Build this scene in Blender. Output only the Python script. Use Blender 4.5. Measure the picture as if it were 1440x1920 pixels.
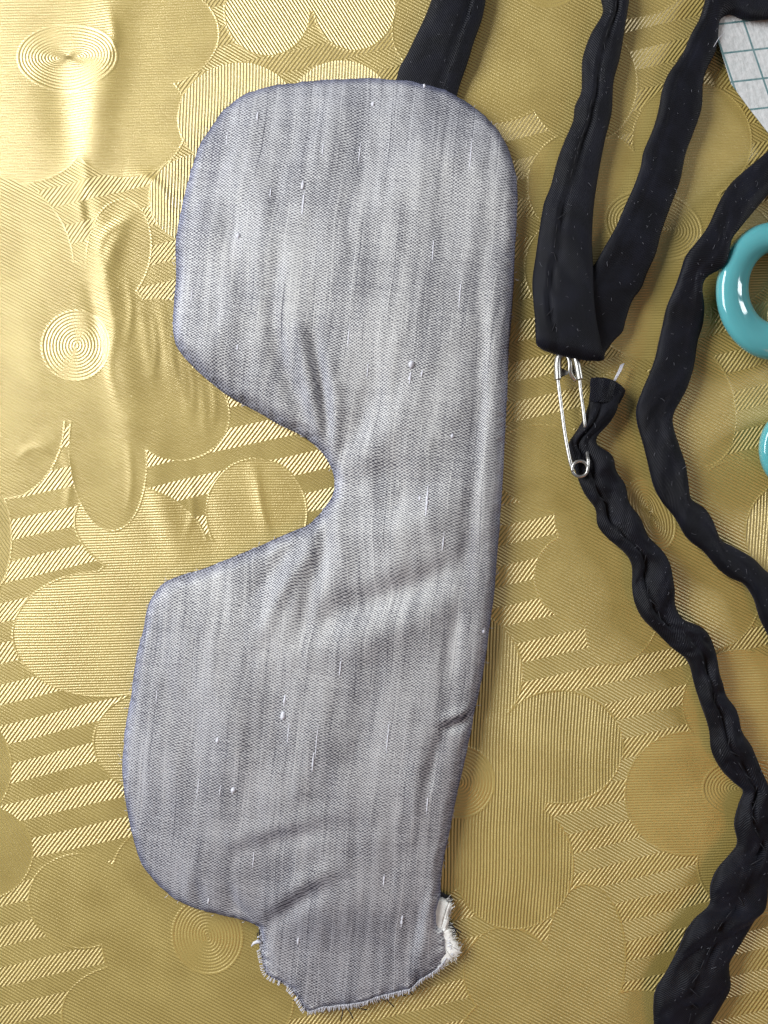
import bpy, bmesh, math, random
import numpy as np
from mathutils import Vector, Matrix

for o in list(bpy.data.objects):
    bpy.data.objects.remove(o, do_unlink=True)
S = 0.000125                 # metres per photo pixel on the cloth
H = 1445 * S                 # camera height above the cloth
scene = bpy.context.scene
COL = scene.collection
R = math.radians

# ------------------------------------------------------------------ camera
cam_d = bpy.data.cameras.new('camera')
cam_d.sensor_width = 36; cam_d.lens = 36 * 1445 / 1920
cam_d.clip_start = 0.005; cam_d.clip_end = 50
cam = bpy.data.objects.new('camera', cam_d); COL.objects.link(cam)
cam.location = (0, 0, H); cam.rotation_euler = (0, 0, 0)
scene.camera = cam
scene.render.resolution_x = 768; scene.render.resolution_y = 1024

# ------------------------------------------------------------------ light
world = bpy.data.worlds.new('World'); scene.world = world; world.use_nodes = True
bg = world.node_tree.nodes['Background']
bg.inputs['Color'].default_value = (0.93, 0.96, 1.0, 1); bg.inputs['Strength'].default_value = 0.13

def area(name, loc, target, sx, sy, power, color):
    d = bpy.data.lights.new(name, 'AREA'); d.shape = 'RECTANGLE'; d.size = sx; d.size_y = sy
    d.energy = power; d.color = color
    o = bpy.data.objects.new(name, d); COL.objects.link(o)
    o.location = loc
    o.rotation_euler = (Vector(target) - Vector(loc)).to_track_quat('-Z', 'Y').to_euler()
    return o
area('window_light', (-0.46, 0.20, 0.32), (-0.03, 0.03, 0), 0.50, 0.25, 7.0, (0.96, 0.98, 1.0))
area('far_window_light', (1.30, 0.62, 0.62), (0.08, 0.05, 0), 0.15, 0.55, 4.0, (0.95, 0.98, 1.0))
area('far_window_light', (1.36, 0.42, 0.62), (0.08, 0.05, 0), 0.15, 0.55, 4.0, (0.95, 0.98, 1.0))
area('added_orange_fill_light', (0.42, -0.58, 0.62), (0.088, -0.118, 0), 0.30, 0.30, 0.75, (1.0, 0.36, 0.07))  # added lamp, stands in for an unseen orange object mirrored in the cloth

vs = scene.view_settings
vs.view_transform = 'Standard'; vs.look = 'None'; vs.exposure = 0.18; vs.gamma = 1.0
vs.use_curve_mapping = False

# ------------------------------------------------------------------ helpers
def W(px, py, z=0.0):
    """photo pixel at height z -> point in the scene"""
    k = (H - z) / H
    return ((px - 720) * S * k, (960 - py) * S * k, z)

def tag(o, label=None, cat=None, group=None, kind=None):
    if label: o['label'] = label
    if cat: o['category'] = cat
    if group: o['group'] = group
    if kind: o['kind'] = kind
    return o

def empty(name, loc):
    o = bpy.data.objects.new(name, None); o.location = loc; o.empty_display_size = 0.01
    COL.objects.link(o); return o

def mesh_obj(name, verts, faces, mat, parent=None, smooth=True):
    me = bpy.data.meshes.new(name)
    if isinstance(verts, np.ndarray): verts = verts.tolist()
    if isinstance(faces, np.ndarray): faces = faces.tolist()
    if parent is not None:
        off = parent_world(parent)
        verts = [(v[0]-off[0], v[1]-off[1], v[2]-off[2]) for v in verts]
    me.from_pydata(verts, [], faces); me.update()
    if smooth: me.polygons.foreach_set('use_smooth', [True]*len(me.polygons))
    me.materials.append(mat)
    o = bpy.data.objects.new(name, me); COL.objects.link(o)
    if parent is not None: o.parent = parent
    return o

def parent_world(p):
    v = Vector((0, 0, 0))
    while p is not None:
        v += p.location; p = p.parent
    return v

def attr_vec(o, name, arr):
    a = o.data.attributes.new(name, 'FLOAT_VECTOR', 'POINT'); a.data.foreach_set('vector', np.asarray(arr, dtype=np.float32).ravel())
def attr_f(o, name, arr):
    a = o.data.attributes.new(name, 'FLOAT', 'POINT'); a.data.foreach_set('value', np.asarray(arr, dtype=np.float32).ravel())

def catmull(pts, n_per=10, closed=False):
    P = np.asarray(pts, dtype=float); n = len(P); out = []
    rng = range(n) if closed else range(n-1)
    t = np.linspace(0, 1, n_per, endpoint=False)[:, None]
    for i in rng:
        if closed: p0, p1, p2, p3 = P[(i-1) % n], P[i], P[(i+1) % n], P[(i+2) % n]
        else: p0, p1, p2, p3 = P[max(i-1, 0)], P[i], P[i+1], P[min(i+2, n-1)]
        out.append(0.5*((2*p1)+(-p0+p2)*t+(2*p0-5*p1+4*p2-p3)*t*t+(-p0+3*p1-3*p2+p3)*t**3))
    out = np.concatenate(out)
    if not closed: out = np.vstack([out, P[-1]])
    return out

def resample(P, n):
    d = np.r_[0, np.cumsum(np.linalg.norm(np.diff(P, axis=0), axis=1))]
    t = np.linspace(0, d[-1], n)
    return np.stack([np.interp(t, d, P[:, k]) for k in range(P.shape[1])], 1)

def vnoise(x, y, seed=0):
    xi = np.floor(x).astype(np.int64); yi = np.floor(y).astype(np.int64)
    xf = x-xi; yf = y-yi
    def h(a, b):
        v = (a*374761393 + b*668265263 + seed*974711) & 0xffffffff
        v = ((v ^ (v >> 13))*1274126177) & 0xffffffff
        return ((v ^ (v >> 16)) & 0xffff)/32767.5-1
    u = xf*xf*(3-2*xf); w = yf*yf*(3-2*yf)
    return (h(xi, yi)*(1-u)+h(xi+1, yi)*u)*(1-w)+(h(xi, yi+1)*(1-u)+h(xi+1, yi+1)*u)*w
def fbm(x, y, seed=0, oct=3):
    s = 0; a = 1
    for i in range(oct):
        s = s+a*vnoise(x, y, seed+i*17); x = x*2.03; y = y*2.03; a *= 0.5
    return s

def poly_dist(px, py, poly):
    """distance to a polyline and fraction along it"""
    best = np.full(px.shape, 1e9); frac = np.zeros(px.shape)
    P = np.asarray(poly, float)
    L = np.r_[0, np.cumsum(np.linalg.norm(np.diff(P, axis=0), axis=1))]
    for i in range(len(P)-1):
        a, b = P[i], P[i+1]; ab = b-a; l2 = max((ab**2).sum(), 1e-9)
        t = np.clip(((px-a[0])*ab[0]+(py-a[1])*ab[1])/l2, 0, 1)
        d = np.hypot(px-a[0]-t*ab[0], py-a[1]-t*ab[1])
        m = d < best
        best[m] = d[m]; frac[m] = ((L[i]+t*(L[i+1]-L[i]))/L[-1])[m]
    return best, frac

def ridges(px, py, lst):
    z = np.zeros(px.shape)
    for pts, amp, w in lst:
        P = np.asarray(pts, float)
        m = (px > P[:, 0].min()-3*w) & (px < P[:, 0].max()+3*w) & (py > P[:, 1].min()-3*w) & (py < P[:, 1].max()+3*w)
        if not m.any(): continue
        d, f = poly_dist(px[m], py[m], catmull(pts, 5))
        z[m] += amp*np.exp(-(d/w)**2)*np.sin(np.pi*np.clip(f, 0.03, 0.97))**0.6
    return z

def tube(path, radius, seg=8, cap=True):
    """verts/faces of a round tube along a 3D path (radius scalar or list)"""
    P = np.asarray(path, float); n = len(P)
    rad = np.full(n, radius) if np.isscalar(radius) else np.asarray(radius)
    T = np.gradient(P, axis=0); T /= np.linalg.norm(T, axis=1)[:, None]+1e-12
    up = np.array([0.0, 0.0, 1.0]) if abs(T[0][2]) < 0.9 else np.array([1.0, 0, 0])
    verts = []; faces = []
    nrm = up-T[0]*np.dot(up, T[0]); nrm /= np.linalg.norm(nrm)
    for i in range(n):
        nrm = nrm-T[i]*np.dot(nrm, T[i]); nrm /= np.linalg.norm(nrm)+1e-12
        b = np.cross(T[i], nrm)
        for k in range(seg):
            a = 2*math.pi*k/seg
            verts.append(P[i]+rad[i]*(math.cos(a)*nrm+math.sin(a)*b))
    for i in range(n-1):
        for k in range(seg):
            k2 = (k+1) % seg
            faces.append((i*seg+k, i*seg+k2, (i+1)*seg+k2, (i+1)*seg+k))
    if cap:
        faces.append(tuple(range(seg-1, -1, -1))); faces.append(tuple((n-1)*seg+k for k in range(seg)))
    return [tuple(v) for v in verts], faces

class MB:
    def __init__(self): self.v = []; self.f = []
    def add(self, vf):
        b = len(self.v); self.v += list(vf[0]); self.f += [tuple(i+b for i in f) for f in vf[1]]; return self
    def build(self, name, mat, parent=None, smooth=True): return mesh_obj(name, self.v, self.f, mat, parent, smooth)

# ------------------------------------------------------------------ node helper
class G:
    def __init__(self, name):
        self.m = bpy.data.materials.new(name); self.m.use_nodes = True
        self.t = self.m.node_tree; self.n = self.t.nodes; self.p = self.n['Principled BSDF']
    def put(self, sock, v):
        if hasattr(v, 'is_output'): self.t.links.new(v, sock)
        else: sock.default_value = v
    def M(self, op, a, b=0.0, c=0.0):
        nd = self.n.new('ShaderNodeMath'); nd.operation = op
        for i, x in enumerate((a, b, c)): self.put(nd.inputs[i], x)
        return nd.outputs[0]
    def attr(self, name, out='Fac'):
        nd = self.n.new('ShaderNodeAttribute'); nd.attribute_name = name; return nd.outputs[out]
    def sep(self, v):
        nd = self.n.new('ShaderNodeSeparateXYZ'); self.put(nd.inputs[0], v); return nd.outputs[0], nd.outputs[1], nd.outputs[2]
    def comb(self, x, y, z=0.0):
        nd = self.n.new('ShaderNodeCombineXYZ')
        for i, q in enumerate((x, y, z)): self.put(nd.inputs[i], q)
        return nd.outputs[0]
    def step(self, v, lo, hi, a=0.0, b=1.0):
        nd = self.n.new('ShaderNodeMapRange'); nd.interpolation_type = 'SMOOTHSTEP'
        self.put(nd.inputs[0], v)
        for i, q in enumerate((lo, hi, a, b)): self.put(nd.inputs[i+1], q)
        return nd.outputs[0]
    def mix(self, f, a, b):
        return self.M('ADD', a, self.M('MULTIPLY', f, self.M('SUBTRACT', b, a)))
    def mixc(self, f, a, b):
        nd = self.n.new('ShaderNodeMix'); nd.data_type = 'RGBA'
        self.put(nd.inputs[0], f); self.put(nd.inputs[6], a); self.put(nd.inputs[7], b)
        return nd.outputs[2]
    def noise(self, vec, scale, detail=2.0, rough=0.5):
        nd = self.n.new('ShaderNodeTexNoise'); self.put(nd.inputs['Vector'], vec)
        nd.inputs['Scale'].default_value = scale; nd.inputs['Detail'].default_value = detail; nd.inputs['Roughness'].default_value = rough
        return nd.outputs[0]
    def lin(self, x, y, a, b, k=0.0):
        return self.M('ADD', self.M('MULTIPLY_ADD', x, a, self.M('MULTIPLY', y, b)), k)
    def bump(self, h, dist, strength=1.0, normal=None):
        nd = self.n.new('ShaderNodeBump'); nd.inputs['Distance'].default_value = dist; nd.inputs['Strength'].default_value = strength
        self.put(nd.inputs['Height'], h)
        if normal is not None: self.put(nd.inputs['Normal'], normal)
        return nd.outputs[0]
    def set(self, **kw):
        for k, v in kw.items(): self.put(self.p.inputs[k.replace('_', ' ')], v)
        return self.m

# ------------------------------------------------------------------ materials
def cloth_material():
    g = G('embossed_gold_vinyl')
    x, y, _ = g.sep(g.attr('cloth_px', 'Vector'))
    wob = g.noise(g.comb(x, y), 0.004, 1.0)
    xw = g.M('ADD', x, g.M('MULTIPLY', wob, 14.0)); yw = g.M('ADD', y, g.M('MULTIPLY', wob, 9.0))
    def lines(nx, ny, pitch):
        k = 2*math.pi/pitch/math.hypot(nx, ny)
        return g.M('SINE', g.lin(xw, yw, nx*k, ny*k))
    # herringbone ground
    v = g.lin(xw, yw, 0.235, 1.0)
    fr = g.M('FRACT', g.M('DIVIDE', g.M('ADD', v, 2.0), 76.0))
    band = g.M('GREATER_THAN', fr, 0.5)
    h = g.mix(band, g.M('MULTIPLY', lines(0.80, 0.60, 6.2), 0.85), g.M('MULTIPLY', lines(-0.50, 0.866, 5.4), 0.85))
    # flowers of the four ribbing directions
    edge_all = None
    for name, (nx, ny), pitch, amp in (('flower_h', (0.03, 1.0), 5.0, 0.42), ('flower_d', (-0.46, 0.89), 5.6, 0.85),
                                       ('flower_v', (1.0, 0.04), 5.8, 0.95), ('flower_s', (-0.84, 0.54), 5.6, 1.0)):
        sd = g.attr(name)
        h = g.mix(g.step(sd, -0.7, 0.7), h, g.M('MULTIPLY', lines(nx, ny, pitch), amp))
        d = g.M('DIVIDE', sd, 1.8)
        ln = g.M('EXPONENT', g.M('MULTIPLY', g.M('MULTIPLY', d, d), -1.0))
        h = g.mix(g.M('MULTIPLY', g.M('MULTIPLY', ln, 0.8), g.step(g.noise(g.comb(x, y), 0.02, 1.0), 0.35, 0.6, 0.35, 1.0)), h, 1.1)
    # ringed flower hearts
    cs = g.attr('heart')
    ins = g.step(cs, -0.6, 0.6)
    h = g.mix(ins, h, g.M('MULTIPLY', g.M('SINE', g.M('MULTIPLY', cs, 2*math.pi/5.9)), 0.42))
    d = g.M('DIVIDE', cs, 2.0)
    h = g.mix(g.M('MULTIPLY', g.M('EXPONENT', g.M('MULTIPLY', g.M('MULTIPLY', d, d), -1.0)), 0.7), h, 1.1)
    # pearly grain
    grain = g.noise(g.comb(x, y), 0.45, 2.0)
    h2 = g.M('ADD', h, g.M('MULTIPLY', grain, 1.0))
    wear = g.noise(g.comb(x, y), 0.012, 3.0)
    nrm = g.bump(h2, 0.000088, 1.0)
    col = g.mixc(g.step(wear, 0.3, 0.7), (0.40, 0.295, 0.075, 1), (0.45, 0.34, 0.095, 1))
    g.set(Base_Color=col, Metallic=0.30, Roughness=g.step(wear, 0.2, 0.8, 0.38, 0.45), Normal=nrm, Specular_IOR_Level=0.7)
    return g.set(Coat_Weight=0.9, Coat_Roughness=0.40, Coat_IOR=1.65, Coat_Normal=nrm)

def silk_material():
    g = G('dupioni_silk')
    u, v, _ = g.sep(g.attr('weave_px', 'Vector'))
    wob = g.noise(g.comb(g.M('MULTIPLY', u, 1.0), g.M('MULTIPLY', v, 0.25)), 0.03, 2.0)
    uu = g.M('ADD', u, g.M('MULTIPLY', wob, 9.0)); vv = g.M('ADD', v, g.M('MULTIPLY', wob, 6.0))
    jit = g.noise(g.comb(u, v), 0.11, 2.0)
    uu = g.M('ADD', uu, g.M('MULTIPLY', jit, 4.0)); vv = g.M('ADD', vv, g.M('MULTIPLY', jit, -5.0))
    weave = g.M('MULTIPLY', g.M('SINE', g.M('MULTIPLY', uu, 2*math.pi/8.2)), g.M('SINE', g.M('MULTIPLY', vv, 2*math.pi/5.4)))
    cell = g.step(weave, -0.8, 0.7)
    s1 = g.noise(g.comb(g.M('MULTIPLY', u, 0.20), g.M('MULTIPLY', v, 0.0032)), 1.0, 3.0, 0.6)      # slub streaks along the grain
    s2 = g.noise(g.comb(g.M('MULTIPLY', u, 0.05), g.M('MULTIPLY', v, 0.0030)), 1.0, 2.0)
    s3 = g.noise(g.comb(g.M('MULTIPLY', u, 0.30), g.M('MULTIPLY', v, 0.028)), 1.0, 2.0)           # short slubs
    s4 = g.noise(g.comb(g.M('MULTIPLY', u, 0.006), g.M('MULTIPLY', v, 0.25)), 1.0, 2.0)           # cross yarns
    fine = g.noise(g.comb(u, v), 0.33, 2.0)
    w = g.M('MULTIPLY', cell, g.step(fine, 0.25, 0.75, 0.6, 1.1))
    s5 = g.noise(g.comb(g.M('ADD', g.M('MULTIPLY', u, 0.34), 37.0), g.M('MULTIPLY', v, 0.0030)), 1.0, 1.0, 0.5)
    w = g.M('ADD', w, g.step(s1, 0.56, 0.70, 0.0, 0.26))
    w = g.M('SUBTRACT', w, g.step(s1, 0.44, 0.30, 0.0, 0.20))
    w = g.M('SUBTRACT', w, g.step(s5, 0.31, 0.22, 0.0, 0.5))
    w = g.M('ADD', w, g.M('MULTIPLY', g.step(s5, 0.68, 0.76, 0.0, 0.8), g.step(fine, 0.35, 0.6)))
    w = g.M('ADD', w, g.step(s3, 0.66, 0.80, 0.0, 0.5))
    w = g.M('ADD', w, g.step(s2, 0.3, 0.7, -0.11, 0.10))
    s6 = g.noise(g.comb(g.M('MULTIPLY', u, 0.011), g.M('MULTIPLY', v, 0.0055)), 1.0, 3.0)
    w = g.M('ADD', w, g.step(s6, 0.32, 0.68, -0.13, 0.11))
    w = g.M('ADD', w, g.step(s4, 0.3, 0.7, -0.06, 0.06))
    w = g.step(w, -0.20, 0.98)
    hgt = g.M('ADD', g.M('MULTIPLY', w, 0.8), g.M('MULTIPLY', g.step(s3, 0.62, 0.80), 1.1))
    hgt = g.M('ADD', hgt, g.M('MULTIPLY', g.step(s1, 0.58, 0.8), 0.8))
    nrm = g.bump(hgt, 0.00009, 0.55)
    # shot silk: pale yarns shine across their length, blue yarns tint what is seen at a slant (tinted coat)
    g.set(Base_Color=g.mixc(w, (0.085, 0.08, 0.085, 1), (0.97, 0.93, 0.765, 1)), Roughness=0.6, Normal=nrm, Specular_IOR_Level=0.15)
    p2 = g.n.new('ShaderNodeBsdfPrincipled')
    g.put(p2.inputs['Base Color'], g.mixc(w, (0.14, 0.13, 0.12, 1), (0.99, 0.95, 0.72, 1)))
    p2.inputs['Metallic'].default_value = 1.0; p2.inputs['Roughness'].default_value = 0.74; p2.inputs['Anisotropic'].default_value = 0.7
    g.put(p2.inputs['Normal'], nrm)
    g.put(p2.inputs['Tangent'], g.comb(math.cos(R(5.2)), -math.sin(R(5.2)), 0.0))
    for q in (g.p, p2):
        q.inputs['Coat Weight'].default_value = 1.0; q.inputs['Coat IOR'].default_value = 1.06; q.inputs['Coat Roughness'].default_value = 0.5
        q.inputs['Coat Tint'].default_value = (0.56, 0.585, 0.735, 1)
    mx = g.n.new('ShaderNodeMixShader'); mx.inputs[0].default_value = 0.32
    g.t.links.new(g.p.outputs[0], mx.inputs[1]); g.t.links.new(p2.outputs[0], mx.inputs[2])
    g.t.links.new(mx.outputs[0], g.n['Material Output'].inputs['Surface'])
    return g.m

def black_material(name='black_sateen', hem=False):
    g = G(name)
    u, v, _ = g.sep(g.attr('weave_px', 'Vector'))
    tw = g.M('SINE', g.M('MULTIPLY', g.M('ADD', g.M('MULTIPLY', u, 1.0), v), 2*math.pi/4.2))
    if hem:
        tw = g.M('ADD', g.M('MULTIPLY', g.M('SINE', g.M('MULTIPLY', g.M('ADD', u, g.M('MULTIPLY', g.M('PINGPONG', v, 11.0), 1.2)), 2*math.pi/5.0)), 1.8), g.M('MULTIPLY', tw, 0.3))
    n = g.noise(g.comb(u, v), 0.02, 3.0)
    f = g.noise(g.comb(u, v), 0.5, 2.0)
    col = g.mixc(g.step(n, 0.35, 0.7), (0.0022, 0.0024, 0.0042, 1), (0.0048, 0.0052, 0.0095, 1))
    h = g.M('ADD', g.M('MULTIPLY', tw, 1.6 if hem else 0.5), g.M('MULTIPLY', f, 0.8))
    g.set(Base_Color=col, Roughness=0.58, Normal=g.bump(h, 0.00006, 0.9), Specular_IOR_Level=0.16)
    g.set(Sheen_Weight=0.06, Sheen_Roughness=0.35, Sheen_Tint=(0.45, 0.5, 0.9, 1))
    return g.m

def simple(name, color, rough=0.5, metal=0.0, nscale=0.0, namp=0.0, **kw):
    g = G(name)
    tc = g.n.new('ShaderNodeTexCoord').outputs['Object']
    c = color+(1,)
    if nscale:
        n = g.noise(tc, nscale, 3.0)
        dark = tuple(q*(1-namp) for q in color)+(1,)
        g.set(Base_Color=g.mixc(g.step(n, 0.3, 0.7), dark, c), Normal=g.bump(n, 0.0002, 0.6))
    else:
        g.set(Base_Color=c)
    g.set(Roughness=rough, Metallic=metal, **kw)
    return g.m

def paper_material():
    g = G('squared_paper')
    u, v, _ = g.sep(g.attr('grid', 'Vector'))
    def ln(q, w):
        f = g.M('ABSOLUTE', g.M('SUBTRACT', g.M('FRACT', q), 0.5))
        return g.step(f, w, w+0.02, 1.0, 0.0)
    l = g.M('MAXIMUM', ln(u, 0.022), ln(v, 0.022))
    n = g.noise(g.comb(u, v), 5.0, 4.0)
    base = g.mixc(g.step(n, 0.3, 0.7), (0.44, 0.46, 0.46, 1), (0.53, 0.54, 0.54, 1))
    col = g.mixc(g.M('MULTIPLY', l, g.step(n, 0.2, 0.8, 0.75, 1.0)), base, (0.045, 0.14, 0.15, 1))
    nz = g.noise(g.comb(g.M('MULTIPLY', u, 3.0), g.M('MULTIPLY', v, 0.8)), 2.0, 2.0)
    return g.set(Base_Color=col, Roughness=0.75, Normal=g.bump(g.M('ADD', n, nz), 0.0004, 0.5))

M_CLOTH = cloth_material(); M_SILK = silk_material(); M_BLACK = black_material(); M_HEM = black_material('black_overcast_hem', True)
M_STEEL = simple('nickel_wire', (0.42, 0.41, 0.39), 0.40, 1.0)
M_BATT = simple('white_batting', (0.80, 0.79, 0.75), 0.95, 0.0, 900.0, 0.12)
M_WHITE = simple('white_yarn', (0.54, 0.54, 0.59), 0.7, 0.0, 2500.0, 0.15)
M_LINT = simple('pale_lint', (0.13, 0.13, 0.15), 0.9)
M_DARKT = simple('black_yarn', (0.008, 0.008, 0.012), 0.8)
M_LINING = simple('black_lining', (0.007, 0.007, 0.010), 0.8, 0.0, 3000.0, 0.3)
M_TEAL = simple('turquoise_plastic', (0.09, 0.32, 0.345), 0.07, 0.0, 60.0, 0.10, Subsurface_Weight=0.5, Subsurface_Scale=0.004, Subsurface_Radius=(0.4, 1.0, 1.0))
M_BLADE = simple('blade_steel', (0.6, 0.6, 0.6), 0.25, 1.0, 300.0, 0.1)
M_PAPER = paper_material()

# ------------------------------------------------------------------ tablecloth
def flower_list():
    # (class, [petal ellipses cx, cy, rx, ry, tilt], heart ellipse or None)
    return [
     ('flower_h', [(270,60,140,102,0),(236,222,115,110,0),(35,232,130,110,0),(120,-70,150,110,0),(-40,70,140,100,0),(130,110,150,110,0)], (125,103,95,62,0)),
     ('flower_d', [(8,470,120,150,-30),(222,470,60,98,8),(335,775,95,88,10),(202,850,73,146,-4),(15,800,104,136,8),(140,640,150,150,0),(-60,650,110,110,0),(290,640,90,80,0)], (141,647,64,66,10)),
     ('flower_h', [(190,1190,168,118,0),(262,1000,128,84,20),(480,962,95,102,0),(290,1392,116,95,0),(460,1330,130,110,0),(520,1160,130,110,0),(350,1150,200,140,0)], (430,1150,90,60,0)),
     ('flower_v', [(445,215,112,100,-10),(372,372,92,84,0),(640,210,100,100,0),(660,400,110,100,0),(500,470,110,110,0),(530,330,140,120,0)], (530,330,85,60,0)),
     ('flower_s', [(500,20,80,82,-8),(665,10,76,82,8),(580,-60,150,80,0),(440,-120,110,90,0),(720,-120,110,90,0)], (585,-100,80,50,0)),
     ('flower_d', [(900,110,150,112,18),(1092,150,104,116,-12),(1020,-30,160,120,0),(880,-90,120,90,0),(1180,-60,120,90,0),(800,30,60,90,20)], (1030,-34,58,44,0)),
     ('flower_h', [(1300,262,112,110,0),(1102,345,112,105,0),(1350,470,112,105,0),(1225,585,112,88,0),(1085,500,100,100,0),(1215,420,150,130,0)], (1228,422,92,64,14)),
     ('flower_d', [(1040,880,125,80,14),(1092,1082,90,84,0),(1170,1160,66,90,25),(1310,760,70,115,-12),(1330,1110,100,110,0),(1400,960,110,100,0),(1200,960,160,140,0),(1180,780,90,90,0)], (1222,964,42,70,-22)),
     ('flower_v', [(1050,1402,120,106,0),(965,1625,112,120,0),(880,1260,100,110,-10),(740,1400,120,110,0),(790,1580,120,110,0),(880,1470,150,150,0)], (862,1468,66,68,0)),
     ('flower_h', [(1292,1490,118,116,0),(1390,1320,108,100,0),(1420,1620,110,100,0),(1500,1450,120,110,0),(1390,1470,130,120,0)], (1400,1480,80,56,0)),
     ('flower_d', [(1101,1795,74,134,0),(955,1830,84,90,-20),(1010,1960,150,110,0),(1200,1960,120,100,0),(1100,2060,130,100,0)], (1080,1985,85,60,0)),
     ('flower_d', [(150,1692,98,88,12),(238,1905,124,92,0),(420,1880,130,100,0),(520,1720,120,110,0),(330,1640,120,100,0),(340,1770,150,130,0)], (388,1758,66,72,-12)),
     ('flower_v', [(1560,820,120,110,0),(1520,1000,120,110,0),(1650,930,120,110,0)], (1540,910,80,60,0)),
     ('flower_v', [(1560,480,110,110,0),(1540,620,110,100,0),(1680,560,120,110,0),(1600,560,110,100,0)], (1600,550,80,60,0)),
     ('flower_s', [(-40,1600,100,90,0),(-80,1440,100,110,0),(-190,1530,120,110,0),(-110,1530,110,100,0)], (-100,1530,80,60,0)),
     ('flower_s', [(-10,1010,30,90,0),(-110,1080,110,100,0),(-120,960,110,100,0)], None),
    ]

def build_cloth():
    def axis(lo, hi, a, b, fine, coarse):
        left = np.arange(lo, a, coarse); mid = np.arange(a, b, fine); right = np.arange(b, hi+coarse, coarse)
        return np.r_[left, mid, right]
    xs = axis(-1500, 2940, -60, 1500, 3.2, 14.0); ys = axis(-1500, 3420, -60, 1980, 3.2, 14.0)
    PX, PY = np.meshgrid(xs, ys); px = PX.ravel(); py = PY.ravel()
    att = {k: np.full(px.shape, -400.0) for k in ('flower_h', 'flower_d', 'flower_v', 'flower_s')}
    heart = np.full(px.shape, -400.0)
    def ell(e, m):
        cx, cy, rx, ry, tl = e; c, s = math.cos(R(tl)), math.sin(R(tl))
        dx = px[m]-cx; dy = py[m]-cy; a = (dx*c+dy*s)/rx; b = (-dx*s+dy*c)/ry
        q = np.sqrt(a*a+b*b)+1e-6
        # distance estimate: (q-1)*q/|grad|
        gr = np.sqrt((a/rx)**2+(b/ry)**2)/q+1e-6
        return np.clip((1-q)/gr, -400, 400)
    fl = flower_list()
    rnd = random.Random(5)
    # the same print goes on beyond the picture
    far = []
    for gy in range(-1500, 3500, 400):
        for gx in range(-1500, 3000, 420):
            cx = gx+rnd.uniform(-60, 60)+(200 if (gy//400) % 2 else 0); cy = gy+rnd.uniform(-50, 50)
            if -260 < cx < 1780 and -270 < cy < 2200: continue
            k = rnd.choice(['flower_h', 'flower_d', 'flower_v', 'flower_s']); a0 = rnd.uniform(0, 6.28)
            pet = [(cx+135*math.cos(a0+i*1.2566), cy+120*math.sin(a0+i*1.2566), 105, 95, 0) for i in range(5)]+[(cx, cy, 110, 95, 0)]
            far.append((k, pet, (cx, cy, 85, 60, 0)))
    order = fl+far
    for i, (k, pets, hz) in enumerate(order):
        sd = np.full(px.shape, -400.0)
        for e in pets:
            r = max(e[2], e[3])+60
            m = (abs(px-e[0]) < r) & (abs(py-e[1]) < r)
            sd[m] = np.maximum(sd[m], ell(e, m))
        for q in att:                     # a later flower lies over an earlier one
            if q != k: pass
        att[k] = np.maximum(att[k], sd)
        if hz:
            r = max(hz[2], hz[3])+30
            m = (abs(px-hz[0]) < r) & (abs(py-hz[1]) < r)
            heart[m] = np.maximum(heart[m], ell((hz[0], hz[1], hz[2], hz[3], hz[4]), m))
    # ring spacing of hearts follows the smaller radius; creases and waves of the sheet
    mm = 0.001
    z = 0.35*mm*fbm(px/260, py/300, 3, 2)*np.clip((700-px)/600, 0.12, 1)
    z += ridges(px, py, [
        ([(215,-60),(205,60),(190,150),(170,250),(160,340)], 1.35*mm, 36),
        ([(95,60),(115,200),(140,320)], -1.1*mm, 38),
        ([(160,300),(180,420),(200,520),(222,640),(238,760),(248,880),(236,980)], 1.0*mm, 32),
        ([(225,330),(285,345),(320,400)], 0.9*mm, 22),
        ([(150,350),(165,400),(172,450)], -0.7*mm, 12),
        ([(240,400),(215,450),(200,520),(215,600)], 0.8*mm, 16),
        ([(160,520),(178,600),(190,690)], -0.7*mm, 15),
        ([(262,560),(275,640),(285,720)], 0.40*mm, 11), ([(300,560),(310,640),(325,730)], 0.36*mm, 10),
        ([(335,650),(345,700),(352,790)], 0.30*mm, 10), ([(370,690),(380,750),(385,820)], 0.22*mm, 9),
        ([(300,800),(290,900),(320,1000),(350,1060)], 0.8*mm, 26), ([(360,860),(385,960),(400,1040)], -0.4*mm, 20),
        ([(470,860),(484,930),(500,1010)], 0.35*mm, 12), ([(20,520),(60,640),(70,760)], 0.5*mm, 40),
        ([(0,840),(60,850),(120,800)], 0.25*mm, 20), ([(20,350),(40,480),(30,600)], -0.4*mm, 40),
        ([(150,1600),(160,1700),(150,1800)], 0.25*mm, 30), ([(300,1760),(320,1830),(310,1900)], 0.3*mm, 25),
        ([(1010,250),(990,160),(1000,60)], 0.35*mm, 40),
        ([(205,20),(215,70),(200,120)], 0.5*mm, 10), ([(150,285),(160,330),(150,380),(160,430)], 0.5*mm, 9), ([(262,325),(300,350),(318,395)], 0.5*mm, 8),
        ([(200,520),(186,470),(205,430),(240,410)], 0.4*mm, 8), ([(205,560),(215,620),(205,690),(222,760)], 0.45*mm, 9), ([(118,840),(130,900),(122,960)], 0.35*mm, 8),
        ([(238,520),(246,580),(240,640)], 0.3*mm, 6), ([(285,590),(292,650),(288,700)], 0.3*mm, 6), ([(320,610),(326,680),(340,740)], 0.28*mm, 6),
        ([(350,660),(362,720),(360,780)], 0.25*mm, 6), ([(395,700),(402,750),(398,800)], 0.2*mm, 6), ([(240,820),(246,900),(238,960)], 0.25*mm, 7),
        ([(30,860),(62,838),(100,850)], 0.25*mm, 7), ([(355,880),(360,960),(345,1010)], 0.25*mm, 7), ([(480,880),(490,950),(505,1000)], 0.22*mm, 5)])
    z *= 0.62
    X = (px-720)*S; Y = (960-py)*S
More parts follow.
